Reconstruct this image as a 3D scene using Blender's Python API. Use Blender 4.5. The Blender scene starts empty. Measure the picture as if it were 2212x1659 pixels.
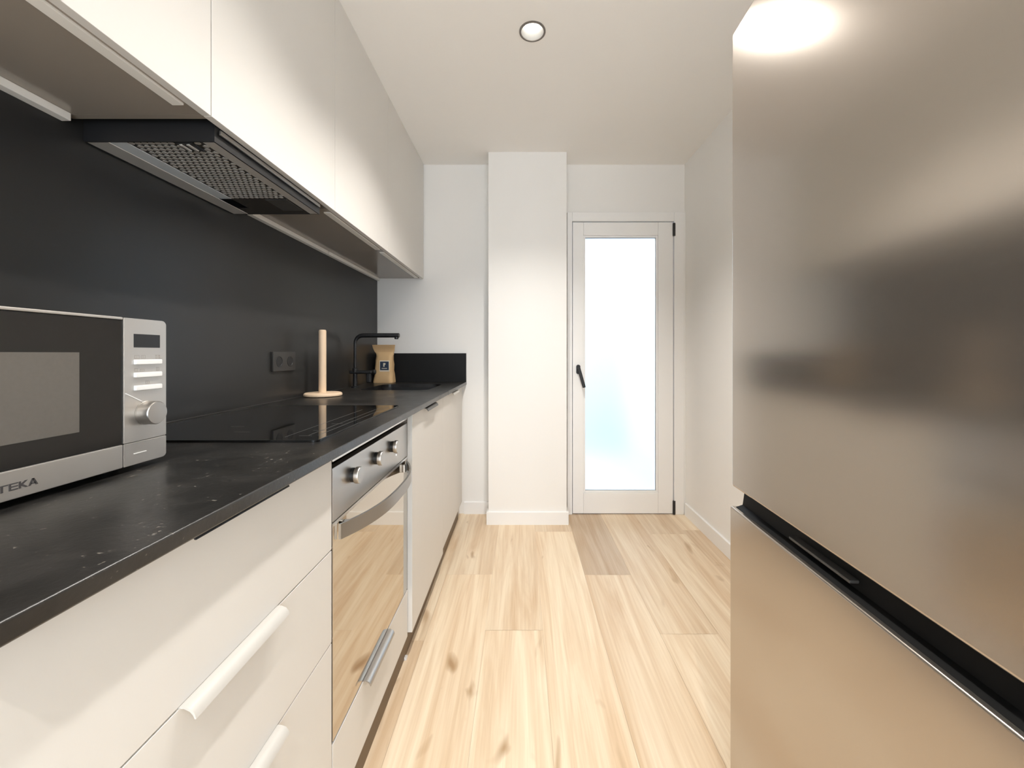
import bpy, bmesh, math, random
from mathutils import Vector, Matrix

random.seed(7)
C = bpy.context.scene.collection
SC = bpy.context.scene
PI = math.pi

# ------------------------------------------------------------------ camera
CAM_Z = 1.127
F_PX, W_PX, H_PX = 880.0, 2212.0, 1659.0
cam_data = bpy.data.cameras.new('camera')
cam = bpy.data.objects.new('camera', cam_data)
C.objects.link(cam)
cam.location = (0, 0, CAM_Z)
cam.rotation_euler = (PI / 2, 0, 0)
cam_data.sensor_fit = 'HORIZONTAL'
cam_data.sensor_width = 36.0
cam_data.lens = F_PX / W_PX * 36.0
cam_data.shift_x = -19.0 / W_PX
cam_data.shift_y = -65.5 / W_PX
cam_data.clip_start = 0.01
SC.camera = cam

# ------------------------------------------------------------------ world, exposure
world = bpy.data.worlds.new('world')
SC.world = world
world.use_nodes = True
bg = world.node_tree.nodes['Background']
bg.inputs[0].default_value = (0.84, 0.92, 1.0, 1)
bg.inputs[1].default_value = 4.2
SC.view_settings.view_transform = 'Standard'
SC.view_settings.look = 'None'
SC.view_settings.gamma = 1.0
SC.view_settings.use_curve_mapping = False
SC.view_settings.exposure = 0.66
SC.cycles.max_bounces = 14
SC.cycles.diffuse_bounces = 8
SC.cycles.glossy_bounces = 6
SC.cycles.transmission_bounces = 8
SC.cycles.sample_clamp_indirect = 6.0
SC.cycles.caustics_reflective = False
SC.cycles.caustics_refractive = False

LAMP_COL = (1.0, 0.955, 0.90)
LAMP_W = 47.0
SPOTS = [(0.048, 1.685), (0.03, 0.97), (0.02, -0.75)]
DIM = [1.0, 0.74, 0.9]

# ------------------------------------------------------------------ room numbers
CEIL = 2.46
XL, XR, YB, YF = -1.02, 1.155, 2.873, -1.9     # left, right, back, front wall faces
WT = 0.9295                                     # worktop top
XD = -0.4165                                    # base door plane
XU = -0.684                                     # wall cabinet door plane
ZU = 1.652                                      # wall cabinet underside


# ------------------------------------------------------------------ materials
def mat(name, col, rough=0.5, metal=0.0, spec=0.5, noise=0.0, nscale=(40, 40, 40), bump=0.0,
        emit=None, estr=0.0, coat=0.0, rvar=0.0):
    m = bpy.data.materials.new(name)
    m.use_nodes = True
    nt = m.node_tree
    b = nt.nodes['Principled BSDF']
    b.inputs['Base Color'].default_value = (*col, 1)
    b.inputs['Roughness'].default_value = rough
    b.inputs['Metallic'].default_value = metal
    b.inputs['Specular IOR Level'].default_value = spec
    b.inputs['Coat Weight'].default_value = coat
    if emit:
        b.inputs['Emission Color'].default_value = (*emit, 1)
        b.inputs['Emission Strength'].default_value = estr
    if noise or bump or rvar:
        tc = nt.nodes.new('ShaderNodeTexCoord')
        mp = nt.nodes.new('ShaderNodeMapping')
        mp.inputs['Scale'].default_value = nscale
        n = nt.nodes.new('ShaderNodeTexNoise')
        n.inputs['Scale'].default_value = 1.0
        n.inputs['Detail'].default_value = 5.0
        nt.links.new(tc.outputs['Object'], mp.inputs['Vector'])
        nt.links.new(mp.outputs['Vector'], n.inputs['Vector'])
        if noise:
            r = nt.nodes.new('ShaderNodeMapRange')
            r.inputs['To Min'].default_value = 1 - noise
            r.inputs['To Max'].default_value = 1 + noise
            nt.links.new(n.outputs['Fac'], r.inputs['Value'])
            mx = nt.nodes.new('ShaderNodeVectorMath')
            mx.operation = 'SCALE'
            mx.inputs[0].default_value = col
            nt.links.new(r.outputs['Result'], mx.inputs['Scale'])
            nt.links.new(mx.outputs['Vector'], b.inputs['Base Color'])
        if rvar:
            r = nt.nodes.new('ShaderNodeMapRange')
            r.inputs['To Min'].default_value = rough - rvar
            r.inputs['To Max'].default_value = rough + rvar
            nt.links.new(n.outputs['Fac'], r.inputs['Value'])
            nt.links.new(r.outputs['Result'], b.inputs['Roughness'])
        if bump:
            bp = nt.nodes.new('ShaderNodeBump')
            bp.inputs['Strength'].default_value = bump
            bp.inputs['Distance'].default_value = 0.002
            nt.links.new(n.outputs['Fac'], bp.inputs['Height'])
            nt.links.new(bp.outputs['Normal'], b.inputs['Normal'])
    return m


M = {}
M['wall'] = mat('wall_paint', (0.83, 0.82, 0.80), 0.85, noise=0.01, nscale=(3, 3, 3), bump=0.02)
M['ceiling'] = mat('ceiling_paint', (0.87, 0.855, 0.83), 0.9, noise=0.01, nscale=(3, 3, 3))
M['trim'] = mat('white_lacquer', (0.84, 0.838, 0.83), 0.4, noise=0.01, nscale=(6, 6, 6))
M['cab'] = mat('cabinet_laminate', (0.69, 0.672, 0.643), 0.48, noise=0.012, nscale=(8, 8, 8), spec=0.35)
M['carcass'] = mat('carcass_laminate', (0.30, 0.262, 0.225), 0.16, noise=0.02, nscale=(5, 5, 5), spec=0.5)
M['seam'] = mat('seam_brown', (0.10, 0.075, 0.06), 0.7, noise=0.05)
M['alu'] = mat('brushed_aluminium', (0.78, 0.76, 0.73), 0.34, 1.0, noise=0.03, nscale=(60, 4, 60))
M['grip'] = mat('grip_profile_enamel', (0.55, 0.53, 0.495), 0.42, noise=0.01)
M['splash'] = mat('black_splash_laminate', (0.024, 0.0235, 0.023), 0.30, spec=0.32, noise=0.12, nscale=(6, 6, 6), rvar=0.03)
M['rail'] = mat('rail_white', (0.84, 0.82, 0.78), 0.4, noise=0.01)
M['plinth'] = mat('plinth_shade_brown', (0.15, 0.10, 0.055), 0.5, noise=0.05)  # shade below the cabinet fronts put into the board colour
M['steel'] = mat('brushed_steel', (0.50, 0.475, 0.445), 0.33, 1.0, noise=0.02, nscale=(4, 90, 4), rvar=0.02)
M['steel_dark'] = mat('dark_brushed_steel', (0.36, 0.345, 0.325), 0.34, 1.0, noise=0.03, nscale=(4, 4, 90))
M['mw_silver'] = mat('microwave_silver', (0.58, 0.555, 0.525), 0.36, 0.85, noise=0.02, nscale=(4, 60, 4))
M['mw_button'] = mat('button_pearl', (0.85, 0.84, 0.82), 0.3, noise=0.01)
M['fridge'] = mat('fridge_steel', (0.495, 0.445, 0.395), 0.18, 0.91, noise=0.010, nscale=(4, 4, 160))
M['fridge_side'] = mat('fridge_grey_side', (0.35, 0.34, 0.33), 0.5, noise=0.02)
M['black'] = mat('black_plastic', (0.012, 0.012, 0.013), 0.35, noise=0.1)
M['grip_black'] = mat('grip_black', (0.004, 0.004, 0.004), 0.5, spec=0.12, noise=0.1)
M['matte_black'] = mat('matte_black', (0.010, 0.010, 0.011), 0.45, noise=0.1)
M['dark_grey'] = mat('dark_grey_plastic', (0.05, 0.048, 0.045), 0.35, noise=0.05)
M['black_glass'] = mat('black_glass', (0.021, 0.0195, 0.018), 0.14, spec=0.22, noise=0.05)
M['hob_glass'] = mat('hob_glass', (0.006, 0.006, 0.006), 0.03, spec=0.6, noise=0.05)
M['oven_glass'] = mat('oven_mirror_glass', (0.60, 0.55, 0.48), 0.03, 1.0, noise=0.01)
M['mw_window'] = mat('microwave_window', (0.12, 0.108, 0.095), 0.22, noise=0.06, nscale=(200, 200, 200))
M['socket'] = mat('socket_black', (0.040, 0.038, 0.036), 0.35, spec=0.36, noise=0.05)
M['ink'] = mat('ink_grey', (0.055, 0.05, 0.05), 0.5, noise=0.02)
M['icon'] = mat('icon_grey', (0.40, 0.37, 0.34), 0.5, noise=0.02)
M['mark'] = mat('hob_marking', (0.13, 0.125, 0.12), 0.4, noise=0.02)
M['wood'] = mat('pale_beech', (0.80, 0.61, 0.43), 0.5, noise=0.08, nscale=(60, 60, 6))
M['kraft'] = mat('kraft_paper', (0.62, 0.42, 0.22), 0.75, noise=0.05, nscale=(30, 30, 30), bump=0.15)
M['kraft_seal'] = mat('kraft_paper_seal', (0.60, 0.40, 0.21), 0.75, noise=0.05, nscale=(30, 30, 30))
M['navy'] = mat('navy_label', (0.02, 0.035, 0.07), 0.5, noise=0.02)
M['cream'] = mat('cream_ink', (0.78, 0.72, 0.58), 0.6, noise=0.02)
M['paper'] = mat('label_paper', (0.80, 0.72, 0.58), 0.6, noise=0.02)
M['filter'] = mat('filter_metal', (0.60, 0.57, 0.53), 0.4, 0.6, noise=0.03)
M['filter_dark'] = mat('filter_dark', (0.035, 0.03, 0.026), 0.5, 0.3, noise=0.05)
M['hood_metal'] = mat('hood_metal', (0.74, 0.71, 0.67), 0.4, 0.6, noise=0.02)
M['hood_lens'] = mat('hood_lens', (0.74, 0.79, 0.82), 0.25, 0.2, noise=0.02)
M['reflector'] = mat('lamp_reflector', (0.30, 0.295, 0.285), 0.4, noise=0.01)
M['lamp_ring'] = mat('lamp_ring_grey', (0.17, 0.15, 0.135), 0.4, 0.3, noise=0.02)
M['bulb'] = mat('bulb_glow', (1, 1, 1), 0.4, emit=(1, 0.95, 0.86), estr=3.5, noise=0.01)
M['led_dot'] = mat('indicator_glow', (1, 1, 1), 0.4, emit=(1, 0.95, 0.9), estr=2.0, noise=0.01)
M['balcony'] = mat('balcony_render', (0.47, 0.515, 0.555), 0.9, noise=0.02, nscale=(3, 3, 3))
M['balcony_floor'] = mat('balcony_tiles', (0.50, 0.54, 0.57), 0.8, noise=0.03)


def stone():
    m = mat('black_slate_worktop', (0.018, 0.017, 0.016), 0.36, spec=0.75)
    nt = m.node_tree
    b = nt.nodes['Principled BSDF']
    tc = nt.nodes.new('ShaderNodeTexCoord')
    n1 = nt.nodes.new('ShaderNodeTexNoise')
    n1.inputs['Scale'].default_value = 9.0
    n1.inputs['Detail'].default_value = 8.0
    n1.inputs['Roughness'].default_value = 0.65
    nt.links.new(tc.outputs['Object'], n1.inputs['Vector'])
    n2 = nt.nodes.new('ShaderNodeTexNoise')
    n2.inputs['Scale'].default_value = 160.0
    n2.inputs['Detail'].default_value = 3.0
    nt.links.new(tc.outputs['Object'], n2.inputs['Vector'])
    # clouded ground
    r1 = nt.nodes.new('ShaderNodeValToRGB')
    r1.color_ramp.elements[0].position = 0.35
    r1.color_ramp.elements[0].color = (0.004, 0.0039, 0.0037, 1)
    r1.color_ramp.elements[1].position = 0.72
    r1.color_ramp.elements[1].color = (0.024, 0.022, 0.020, 1)
    nt.links.new(n1.outputs['Fac'], r1.inputs['Fac'])
    # pale specks, thickest where the clouds are
    v = nt.nodes.new('ShaderNodeTexNoise')
    v.inputs['Scale'].default_value = 120.0
    v.inputs['Detail'].default_value = 2.0
    nt.links.new(tc.outputs['Object'], v.inputs['Vector'])
    ad = nt.nodes.new('ShaderNodeMath')
    ad.operation = 'MULTIPLY_ADD'
    nt.links.new(n1.outputs['Fac'], ad.inputs[0])
    ad.inputs[1].default_value = 0.45
    nt.links.new(v.outputs['Fac'], ad.inputs[2])
    r2 = nt.nodes.new('ShaderNodeValToRGB')
    r2.color_ramp.elements[0].position = 0.925
    r2.color_ramp.elements[0].color = (0, 0, 0, 1)
    r2.color_ramp.elements[1].position = 0.985
    r2.color_ramp.elements[1].color = (1, 1, 1, 1)
    nt.links.new(ad.outputs[0], r2.inputs['Fac'])
    mx = nt.nodes.new('ShaderNodeMixRGB')
    nt.links.new(r2.outputs['Color'], mx.inputs['Fac'])
    nt.links.new(r1.outputs['Color'], mx.inputs[1])
    mx.inputs[2].default_value = (0.16, 0.145, 0.125, 1)
    nt.links.new(mx.outputs[0], b.inputs['Base Color'])
    rr = nt.nodes.new('ShaderNodeMapRange')
    rr.inputs['To Min'].default_value = 0.20
    rr.inputs['To Max'].default_value = 0.46
    nt.links.new(n1.outputs['Fac'], rr.inputs['Value'])
    nt.links.new(rr.outputs['Result'], b.inputs['Roughness'])
    sm = nt.nodes.new('ShaderNodeMath')
    sm.operation = 'MULTIPLY_ADD'
    nt.links.new(n2.outputs['Fac'], sm.inputs[0])
    sm.inputs[1].default_value = 0.25
    nt.links.new(n1.outputs['Fac'], sm.inputs[2])
    bp = nt.nodes.new('ShaderNodeBump')
    bp.inputs['Strength'].default_value = 0.22
    bp.inputs['Distance'].default_value = 0.004
    nt.links.new(sm.outputs[0], bp.inputs['Height'])
    nt.links.new(bp.outputs['Normal'], b.inputs['Normal'])
    return m


M['stone'] = stone()
M['upstand'] = mat('black_upstand', (0.008, 0.008, 0.008), 0.5, spec=0.2, noise=0.1)


def oak():
    """Pale oak planks; each plank carries its own tone and grain offset in the 'plank' colour attribute."""
    m = mat('oak_planks', (0.7, 0.5, 0.3), 0.42, spec=0.4)
    nt = m.node_tree
    b = nt.nodes['Principled BSDF']
    tc = nt.nodes.new('ShaderNodeTexCoord')
    at = nt.nodes.new('ShaderNodeAttribute')
    at.attribute_name = 'plank'
    sp = nt.nodes.new('ShaderNodeSeparateColor')
    nt.links.new(at.outputs['Color'], sp.inputs['Color'])
    off = nt.nodes.new('ShaderNodeCombineXYZ')
    k = nt.nodes.new('ShaderNodeMath')
    k.operation = 'MULTIPLY'
    k.inputs[1].default_value = 40.0
    nt.links.new(sp.outputs['Green'], k.inputs[0])
    nt.links.new(k.outputs[0], off.inputs['Y'])
    nt.links.new(k.outputs[0], off.inputs['Z'])
    ad = nt.nodes.new('ShaderNodeVectorMath')
    ad.operation = 'ADD'
    nt.links.new(tc.outputs['Object'], ad.inputs[0])
    nt.links.new(off.outputs[0], ad.inputs[1])

    def noise(scale, detail, dist=0.0, rough=0.55):
        mp = nt.nodes.new('ShaderNodeMapping')
        mp.inputs['Scale'].default_value = scale
        n = nt.nodes.new('ShaderNodeTexNoise')
        n.inputs['Scale'].default_value = 1.0
        n.inputs['Detail'].default_value = detail
        n.inputs['Distortion'].default_value = dist
        n.inputs['Roughness'].default_value = rough
        nt.links.new(ad.outputs[0], mp.inputs['Vector'])
        nt.links.new(mp.outputs[0], n.inputs['Vector'])
        return n

    def ramp(src, p0, c0, p1, c1):
        r = nt.nodes.new('ShaderNodeValToRGB')
        r.color_ramp.elements[0].position = p0
        r.color_ramp.elements[0].color = (*c0, 1)
        r.color_ramp.elements[1].position = p1
        r.color_ramp.elements[1].color = (*c1, 1)
        nt.links.new(src, r.inputs['Fac'])
        return r

    broad = noise((15, 0.9, 15), 6, 1.2)
    fine = noise((120, 3.0, 120), 4, 0.2)
    knot = noise((7, 2.6, 7), 2, 1.2)
    base = ramp(broad.outputs['Fac'], 0.32, (0.67, 0.51, 0.345), 0.64, (0.84, 0.73, 0.57))
    fr = ramp(fine.outputs['Fac'], 0.35, (0.92, 0.89, 0.85), 0.62, (1.02, 1.02, 1.02))
    m1 = nt.nodes.new('ShaderNodeMixRGB')
    m1.blend_type = 'MULTIPLY'
    m1.inputs['Fac'].default_value = 0.8
    nt.links.new(base.outputs[0], m1.inputs[1])
    nt.links.new(fr.outputs[0], m1.inputs[2])
    kr = ramp(knot.outputs['Fac'], 0.665, (0, 0, 0), 0.80, (1, 1, 1))
    m2 = nt.nodes.new('ShaderNodeMixRGB')
    nt.links.new(kr.outputs[0], m2.inputs['Fac'])
    nt.links.new(m1.outputs[0], m2.inputs[1])
    m2.inputs[2].default_value = (0.40, 0.26, 0.14, 1)
    # plank tone: red channel, 0.5 = plain, low = greyer and darker
    tone = ramp(sp.outputs['Red'], 0.0, (0.68, 0.62, 0.575), 1.0, (1.12, 1.11, 1.09))
    m3 = nt.nodes.new('ShaderNodeMixRGB')
    m3.blend_type = 'MULTIPLY'
    m3.inputs['Fac'].default_value = 1.0
    nt.links.new(m2.outputs[0], m3.inputs[1])
    nt.links.new(tone.outputs[0], m3.inputs[2])
    nt.links.new(m3.outputs[0], b.inputs['Base Color'])
    bp = nt.nodes.new('ShaderNodeBump')
    bp.inputs['Strength'].default_value = 0.05
    bp.inputs['Distance'].default_value = 0.002
    nt.links.new(fine.outputs['Fac'], bp.inputs['Height'])
    nt.links.new(bp.outputs['Normal'], b.inputs['Normal'])
    return m


M['oak'] = oak()


def frosted():
    m = bpy.data.materials.new('frosted_glass')
    m.use_nodes = True
    b = m.node_tree.nodes['Principled BSDF']
    b.inputs['Base Color'].default_value = (0.97, 0.99, 1.0, 1)
    b.inputs['Transmission Weight'].default_value = 1.0
    b.inputs['Roughness'].default_value = 0.42
    b.inputs['IOR'].default_value = 1.25
    nt = m.node_tree
    n = nt.nodes.new('ShaderNodeTexNoise')
    n.inputs['Scale'].default_value = 300
    r = nt.nodes.new('ShaderNodeMapRange')
    r.inputs['To Min'].default_value = 0.40
    r.inputs['To Max'].default_value = 0.44
    nt.links.new(n.outputs['Fac'], r.inputs['Value'])
    nt.links.new(r.outputs['Result'], b.inputs['Roughness'])
    return m


M['frosted'] = frosted()


# ------------------------------------------------------------------ mesh builder
class MB:
    def __init__(self):
        self.bm = bmesh.new()

    def _merge(self, other):
        me = bpy.data.meshes.new('tmp')
        other.to_mesh(me)
        other.free()
        self.bm.from_mesh(me)
        bpy.data.meshes.remove(me)
        return self

    def box(self, x0, x1, y0, y1, z0, z1, bev=0.0, seg=2, rot=None, piv=None):
        b = bmesh.new()
        bmesh.ops.create_cube(b, size=1.0)
        for v in b.verts:
            v.co = Vector(((x0 + x1) / 2 + v.co.x * (x1 - x0), (y0 + y1) / 2 + v.co.y * (y1 - y0),
                           (z0 + z1) / 2 + v.co.z * (z1 - z0)))
        if bev:
            bmesh.ops.bevel(b, geom=b.edges[:], offset=bev, segments=seg, affect='EDGES', profile=0.5)
        if rot is not None:
            p = Vector(piv) if piv else Vector(((x0 + x1) / 2, (y0 + y1) / 2, (z0 + z1) / 2))
            bmesh.ops.rotate(b, cent=p, matrix=rot, verts=b.verts[:])
        return self._merge(b)

    def prism(self, pts, axis, a0, a1, bev=0.0):
        """Extrude a 2-D outline along axis; pts are (y,z) for x, (x,z) for y, (x,y) for z."""
        b = bmesh.new()

        def P(u, v, a):
            return {'x': (a, u, v), 'y': (u, a, v), 'z': (u, v, a)}[axis]
        lo = [b.verts.new(P(u, v, a0)) for u, v in pts]
        hi = [b.verts.new(P(u, v, a1)) for u, v in pts]
        n = len(pts)
        b.faces.new(lo)
        b.faces.new(hi)
        for i in range(n):
            b.faces.new((lo[i], lo[(i + 1) % n], hi[(i + 1) % n], hi[i]))
        bmesh.ops.recalc_face_normals(b, faces=b.faces[:])
        if bev:
            bmesh.ops.bevel(b, geom=b.edges[:], offset=bev, segments=2, affect='EDGES')
        return self._merge(b)

    def lathe(self, prof, centre, axis='z', n=40, cap0=True, cap1=True):
        """prof: list of (radius, along)."""
        b = bmesh.new()
        cx, cy, cz = centre
        rings = []
        for r, a in prof:
            ring = []
            for i in range(n):
                t = 2 * PI * i / n
                u, v = r * math.cos(t), r * math.sin(t)
                co = {'z': (cx + u, cy + v, cz + a), 'x': (cx + a, cy + u, cz + v), 'y': (cx + u, cy + a, cz + v)}[axis]
                ring.append(b.verts.new(co))
            rings.append(ring)
        for k in range(len(rings) - 1):
            for i in range(n):
                j = (i + 1) % n
                b.faces.new((rings[k][i], rings[k][j], rings[k + 1][j], rings[k + 1][i]))
        if cap0:
            b.faces.new(rings[0])
        if cap1:
            b.faces.new(rings[-1])
        bmesh.ops.recalc_face_normals(b, faces=b.faces[:])
        return self._merge(b)

    def tube(self, path, r, n=20, sy=1.0):
        """Round (or, with sy, flattened) tube along a path lying in the x-z plane."""
        b = bmesh.new()
        rings = []
        P = [Vector(p) for p in path]
        for i, p in enumerate(P):
            d = (P[min(i + 1, len(P) - 1)] - P[max(i - 1, 0)]).normalized()
            side = Vector((0, 1, 0))
            up = side.cross(d).normalized()
            rr = r[i] if isinstance(r, (list, tuple)) else r
            rings.append([b.verts.new(p + up * rr * math.cos(2 * PI * k / n) + side * rr * sy * math.sin(2 * PI * k / n))
                          for k in range(n)])
        for k in range(len(rings) - 1):
            for i in range(n):
                j = (i + 1) % n
                b.faces.new((rings[k][i], rings[k][j], rings[k + 1][j], rings[k + 1][i]))
        b.faces.new(rings[0])
        b.faces.new(rings[-1])
        bmesh.ops.recalc_face_normals(b, faces=b.faces[:])
        return self._merge(b)

    def loft(self, rings_co):
        b = bmesh.new()
        rings = [[b.verts.new(c) for c in rc] for rc in rings_co]
        n = len(rings[0])
        for k in range(len(rings) - 1):
            for i in range(n):
                j = (i + 1) % n
                b.faces.new((rings[k][i], rings[k][j], rings[k + 1][j], rings[k + 1][i]))
        b.faces.new(rings[0])
        b.faces.new(rings[-1])
        bmesh.ops.recalc_face_normals(b, faces=b.faces[:])
        return self._merge(b)

    def build(self, name, m, parent=None, smooth=True, local=False):
        if parent is not None and not local:
            o = parent
            w = Vector((0, 0, 0))
            while o is not None:
                w += o.location
                o = o.parent
            bmesh.ops.translate(self.bm, vec=-w, verts=self.bm.verts[:])
        me = bpy.data.meshes.new(name)
        self.bm.to_mesh(me)
        self.bm.free()
        me.materials.append(m)
        if smooth:
            me.shade_smooth()
            me.set_sharp_from_angle(angle=math.radians(40))
        o = bpy.data.objects.new(name, me)
        C.objects.link(o)
        if parent is not None:
            o.parent = parent
        if smooth:
            wn = o.modifiers.new('weighted_normals', 'WEIGHTED_NORMAL')
            wn.keep_sharp = True
            wn.weight = 100
        return o


def thing(name, label, cat, loc=(0, 0, 0), rotz=0.0, group=None):
    o = bpy.data.objects.new(name, None)
    o.empty_display_size = 0.05
    C.objects.link(o)
    o.location = loc
    o.rotation_euler = (0, 0, rotz)
    return tag(o, label, cat, group)


def tag(o, label, cat, group=None):
    o['label'] = label
    o['category'] = cat
    if group:
        o['group'] = group
    return o


def struct(o, label=None, cat=None):
    o['kind'] = 'structure'
    if label:
        o['label'] = label
        o['category'] = cat
    return o


def rounded(x0, x1, y0, y1, r, n=6):
    pts = []
    for cx, cy, a in ((x1 - r, y1 - r, 0), (x0 + r, y1 - r, 90), (x0 + r, y0 + r, 180), (x1 - r, y0 + r, 270)):
        for k in range(n + 1):
            t = math.radians(a + 90 * k / n)
            pts.append((cx + r * math.cos(t), cy + r * math.sin(t)))
    return pts


def plate_with_hole(outer, hole, axis_z0, axis_z1):
    """Flat slab (x0,x1,y0,y1) between two heights with a hole outline through it."""
    x0, x1, y0, y1 = outer
    b = bmesh.new()
    n = len(hole)
    cx = sum(p[0] for p in hole) / n
    cy = sum(p[1] for p in hole) / n

    def out(p):
        dx, dy = p[0] - cx, p[1] - cy
        t = min(((x1 - cx) / dx if dx > 1e-9 else (x0 - cx) / dx if dx < -1e-9 else 1e9),
                ((y1 - cy) / dy if dy > 1e-9 else (y0 - cy) / dy if dy < -1e-9 else 1e9))
        return (cx + dx * t, cy + dy * t)
    ang = [math.atan2(p[1] - cy, p[0] - cx) for p in hole]
    outp = [out(p) for p in hole]
    ring = {}
    for z in (axis_z0, axis_z1):
        ring[z] = ([b.verts.new((*p, z)) for p in hole], [b.verts.new((*p, z)) for p in outp])
    corners = [(x1, y1), (x0, y1), (x0, y0), (x1, y0)]
    cv = {z: [b.verts.new((*c, z)) for c in corners] for z in (axis_z0, axis_z1)}
    cang = [math.atan2(c[1] - cy, c[0] - cx) for c in corners]
    for i in range(n):
        j = (i + 1) % n
        a0, a1 = ang[i], ang[j]
        if a1 < a0:
            a1 += 2 * PI
        cs = []
        for k in range(4):
            for s in (0, 2 * PI, -2 * PI):
                if a0 + 1e-6 < cang[k] + s < a1 - 1e-6:
                    cs.append(k)
        for z in (axis_z0, axis_z1):
            h, o_ = ring[z]
            b.faces.new([h[i], o_[i]] + [cv[z][k] for k in cs] + [o_[j], h[j]])
        b.faces.new((ring[axis_z0][0][i], ring[axis_z0][0][j], ring[axis_z1][0][j], ring[axis_z1][0][i]))
        seq = [ring[axis_z0][1][i]] + [cv[axis_z0][k] for k in cs] + [ring[axis_z0][1][j]]
        seq2 = [ring[axis_z1][1][i]] + [cv[axis_z1][k] for k in cs] + [ring[axis_z1][1][j]]
        for q in range(len(seq) - 1):
            b.faces.new((seq[q], seq[q + 1], seq2[q + 1], seq2[q]))
    bmesh.ops.remove_doubles(b, verts=b.verts[:], dist=1e-6)
    bmesh.ops.recalc_face_normals(b, faces=b.faces[:])
    return b


# ------------------------------------------------------------------ room shell
def make_floor():
    me = bpy.data.meshes.new('floor')
    b = bmesh.new()
    col = b.loops.layers.float_color.new('plank')
    PW, PL = 0.235, 1.50
    x_first = 0.325 - 0.235 * 6
    joints = {0: 0.35, 1: 0.95, 2: 0.10, 3: 2.08, 4: 1.66, 5: 2.58, 6: 2.075, 7: 1.637, 8: 2.545, 9: 1.1}
    tones = {(6, 0): 0.10, (6, -1): 0.72, (7, 0): 0.60, (7, -1): 0.74, (5, 0): 0.55, (5, -1): 0.86, (4, 0): 0.72, (4, -1): 0.85,
             (8, 0): 0.50, (8, -1): 0.62, (3, 0): 0.60, (3, -1): 0.82, (2, 0): 0.6, (9, 0): 0.5}
    rnd = random.Random(3)
    g = 0.0004
    # dark bed seen in the fine joints
    for x0, x1, y0, y1, z, t in [(XL, XR, YF, YB, -0.0025, None)]:
        f = b.faces.new([b.verts.new(p) for p in ((x0, y0, z), (x1, y0, z), (x1, y1, z), (x0, y1, z))])
        for l in f.loops:
            l[col] = (0.25, 0.3, 0, 1)
    i = 0
    x = x_first
    while x < XR:
        j0 = joints.get(i, 0.7)
        for k in range(-4, 4):
            y0, y1 = j0 + PL * k, j0 + PL * (k + 1)
            y0c, y1c = max(y0, YF), min(y1, YB)
            x0c, x1c = max(x, XL), min(x + PW, XR)
            if y1c - y0c < 0.01 or x1c - x0c < 0.005:
                continue
            t = tones.get((i, k), 0.45 + 0.4 * rnd.random())
            o = rnd.random()
            f = b.faces.new([b.verts.new(p) for p in ((x0c + g, y0c + g, 0), (x1c - g, y0c + g, 0),
                                                      (x1c - g, y1c - g, 0), (x0c + g, y1c - g, 0))])
            for l in f.loops:
                l[col] = (t, o, 0, 1)
        x += PW
        i += 1
    bmesh.ops.recalc_face_normals(b, faces=b.faces[:])
    # thickness below
    low = bmesh.ops.create_cube(b, size=1.0)
    for v in low['verts']:
        v.co = Vector(((XL + XR) / 2 + v.co.x * (XR - XL), (YF + YB) / 2 + v.co.y * (YB - YF), -0.05 + v.co.z * 0.08))
    b.to_mesh(me)
    b.free()
    me.materials.append(M['oak'])
    o = bpy.data.objects.new('floor', me)
    C.objects.link(o)
    struct(o, 'pale oak plank floor running towards the glazed door', 'floor')
    for p in o.data.polygons:
        if p.normal.z < 0 and p.center.z > -0.01:
            p.flip()


make_floor()

# ceiling with a round hole for each recessed lamp
mb = MB()
HR = 0.049
ys = sorted(s[1] for s in SPOTS)
edges = [YF] + [(ys[i] + ys[i + 1]) / 2 for i in range(len(ys) - 1)] + [YB]
for i, y in enumerate(ys):
    sx = [s[0] for s in SPOTS if s[1] == y][0]
    hole = [(sx + HR * math.cos(2 * PI * k / 48), y + HR * math.sin(2 * PI * k / 48)) for k in range(48)]
    mb._merge(plate_with_hole((XL - 0.1, XR + 0.1, edges[i], edges[i + 1]), hole, CEIL, CEIL + 0.012))
mb.box(XL - 0.1, XR + 0.1, YF, YB, CEIL + 0.14, CEIL + 0.16)
struct(mb.build('ceiling', M['ceiling'], smooth=False), 'flat off-white ceiling with recessed downlights', 'ceiling')

struct(MB().box(XL - 0.12, XL, YF - 0.1, YB, -0.09, CEIL + 0.16).build('wall_left', M['wall']),
       'white wall behind the cabinet run', 'wall')
struct(MB().box(XR, XR + 0.12, YF - 0.1, YB, -0.09, CEIL + 0.16).build('wall_right', M['wall']),
       'white wall beyond the fridge on the right', 'wall')
OX0, OX1, OZ = -0.75, 0.95, 2.20        # invented opening behind the viewpoint, lets in sky as fill
mb = MB()
mb.box(XL - 0.12, OX0, YF - 0.1, YF, -0.09, CEIL + 0.16)
mb.box(OX1, XR + 0.12, YF - 0.1, YF, -0.09, CEIL + 0.16)
mb.box(OX0, OX1, YF - 0.1, YF, OZ, CEIL + 0.16)
mb.box(OX0, OX1, YF - 0.1, YF, -0.09, -0.001)
struct(mb.build('wall_front', M['wall'], smooth=False), 'white wall facing the glazed door, with an added opening for fill light', 'wall')
mb = MB()
for x in (OX0, OX1 - 0.05):
    mb.box(x, x + 0.05, YF - 0.09, YF + 0.01, 0, OZ, 0.002)
mb.box(OX0 + 0.05, OX1 - 0.05, YF - 0.09, YF + 0.01, OZ - 0.05, OZ, 0.002)
struct(mb.build('fill_opening_frame', M['trim']), 'white frame of the added, unseen fill-light opening behind the viewpoint', 'door')
pl = bpy.data.lights.new('fill_daylight_portal', 'AREA')
pl.shape = 'RECTANGLE'
pl.size, pl.size_y = OX1 - OX0, OZ
pl.cycles.is_portal = True  # guides sky sampling through the added opening
po = bpy.data.objects.new('fill_daylight_portal', pl)
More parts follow.
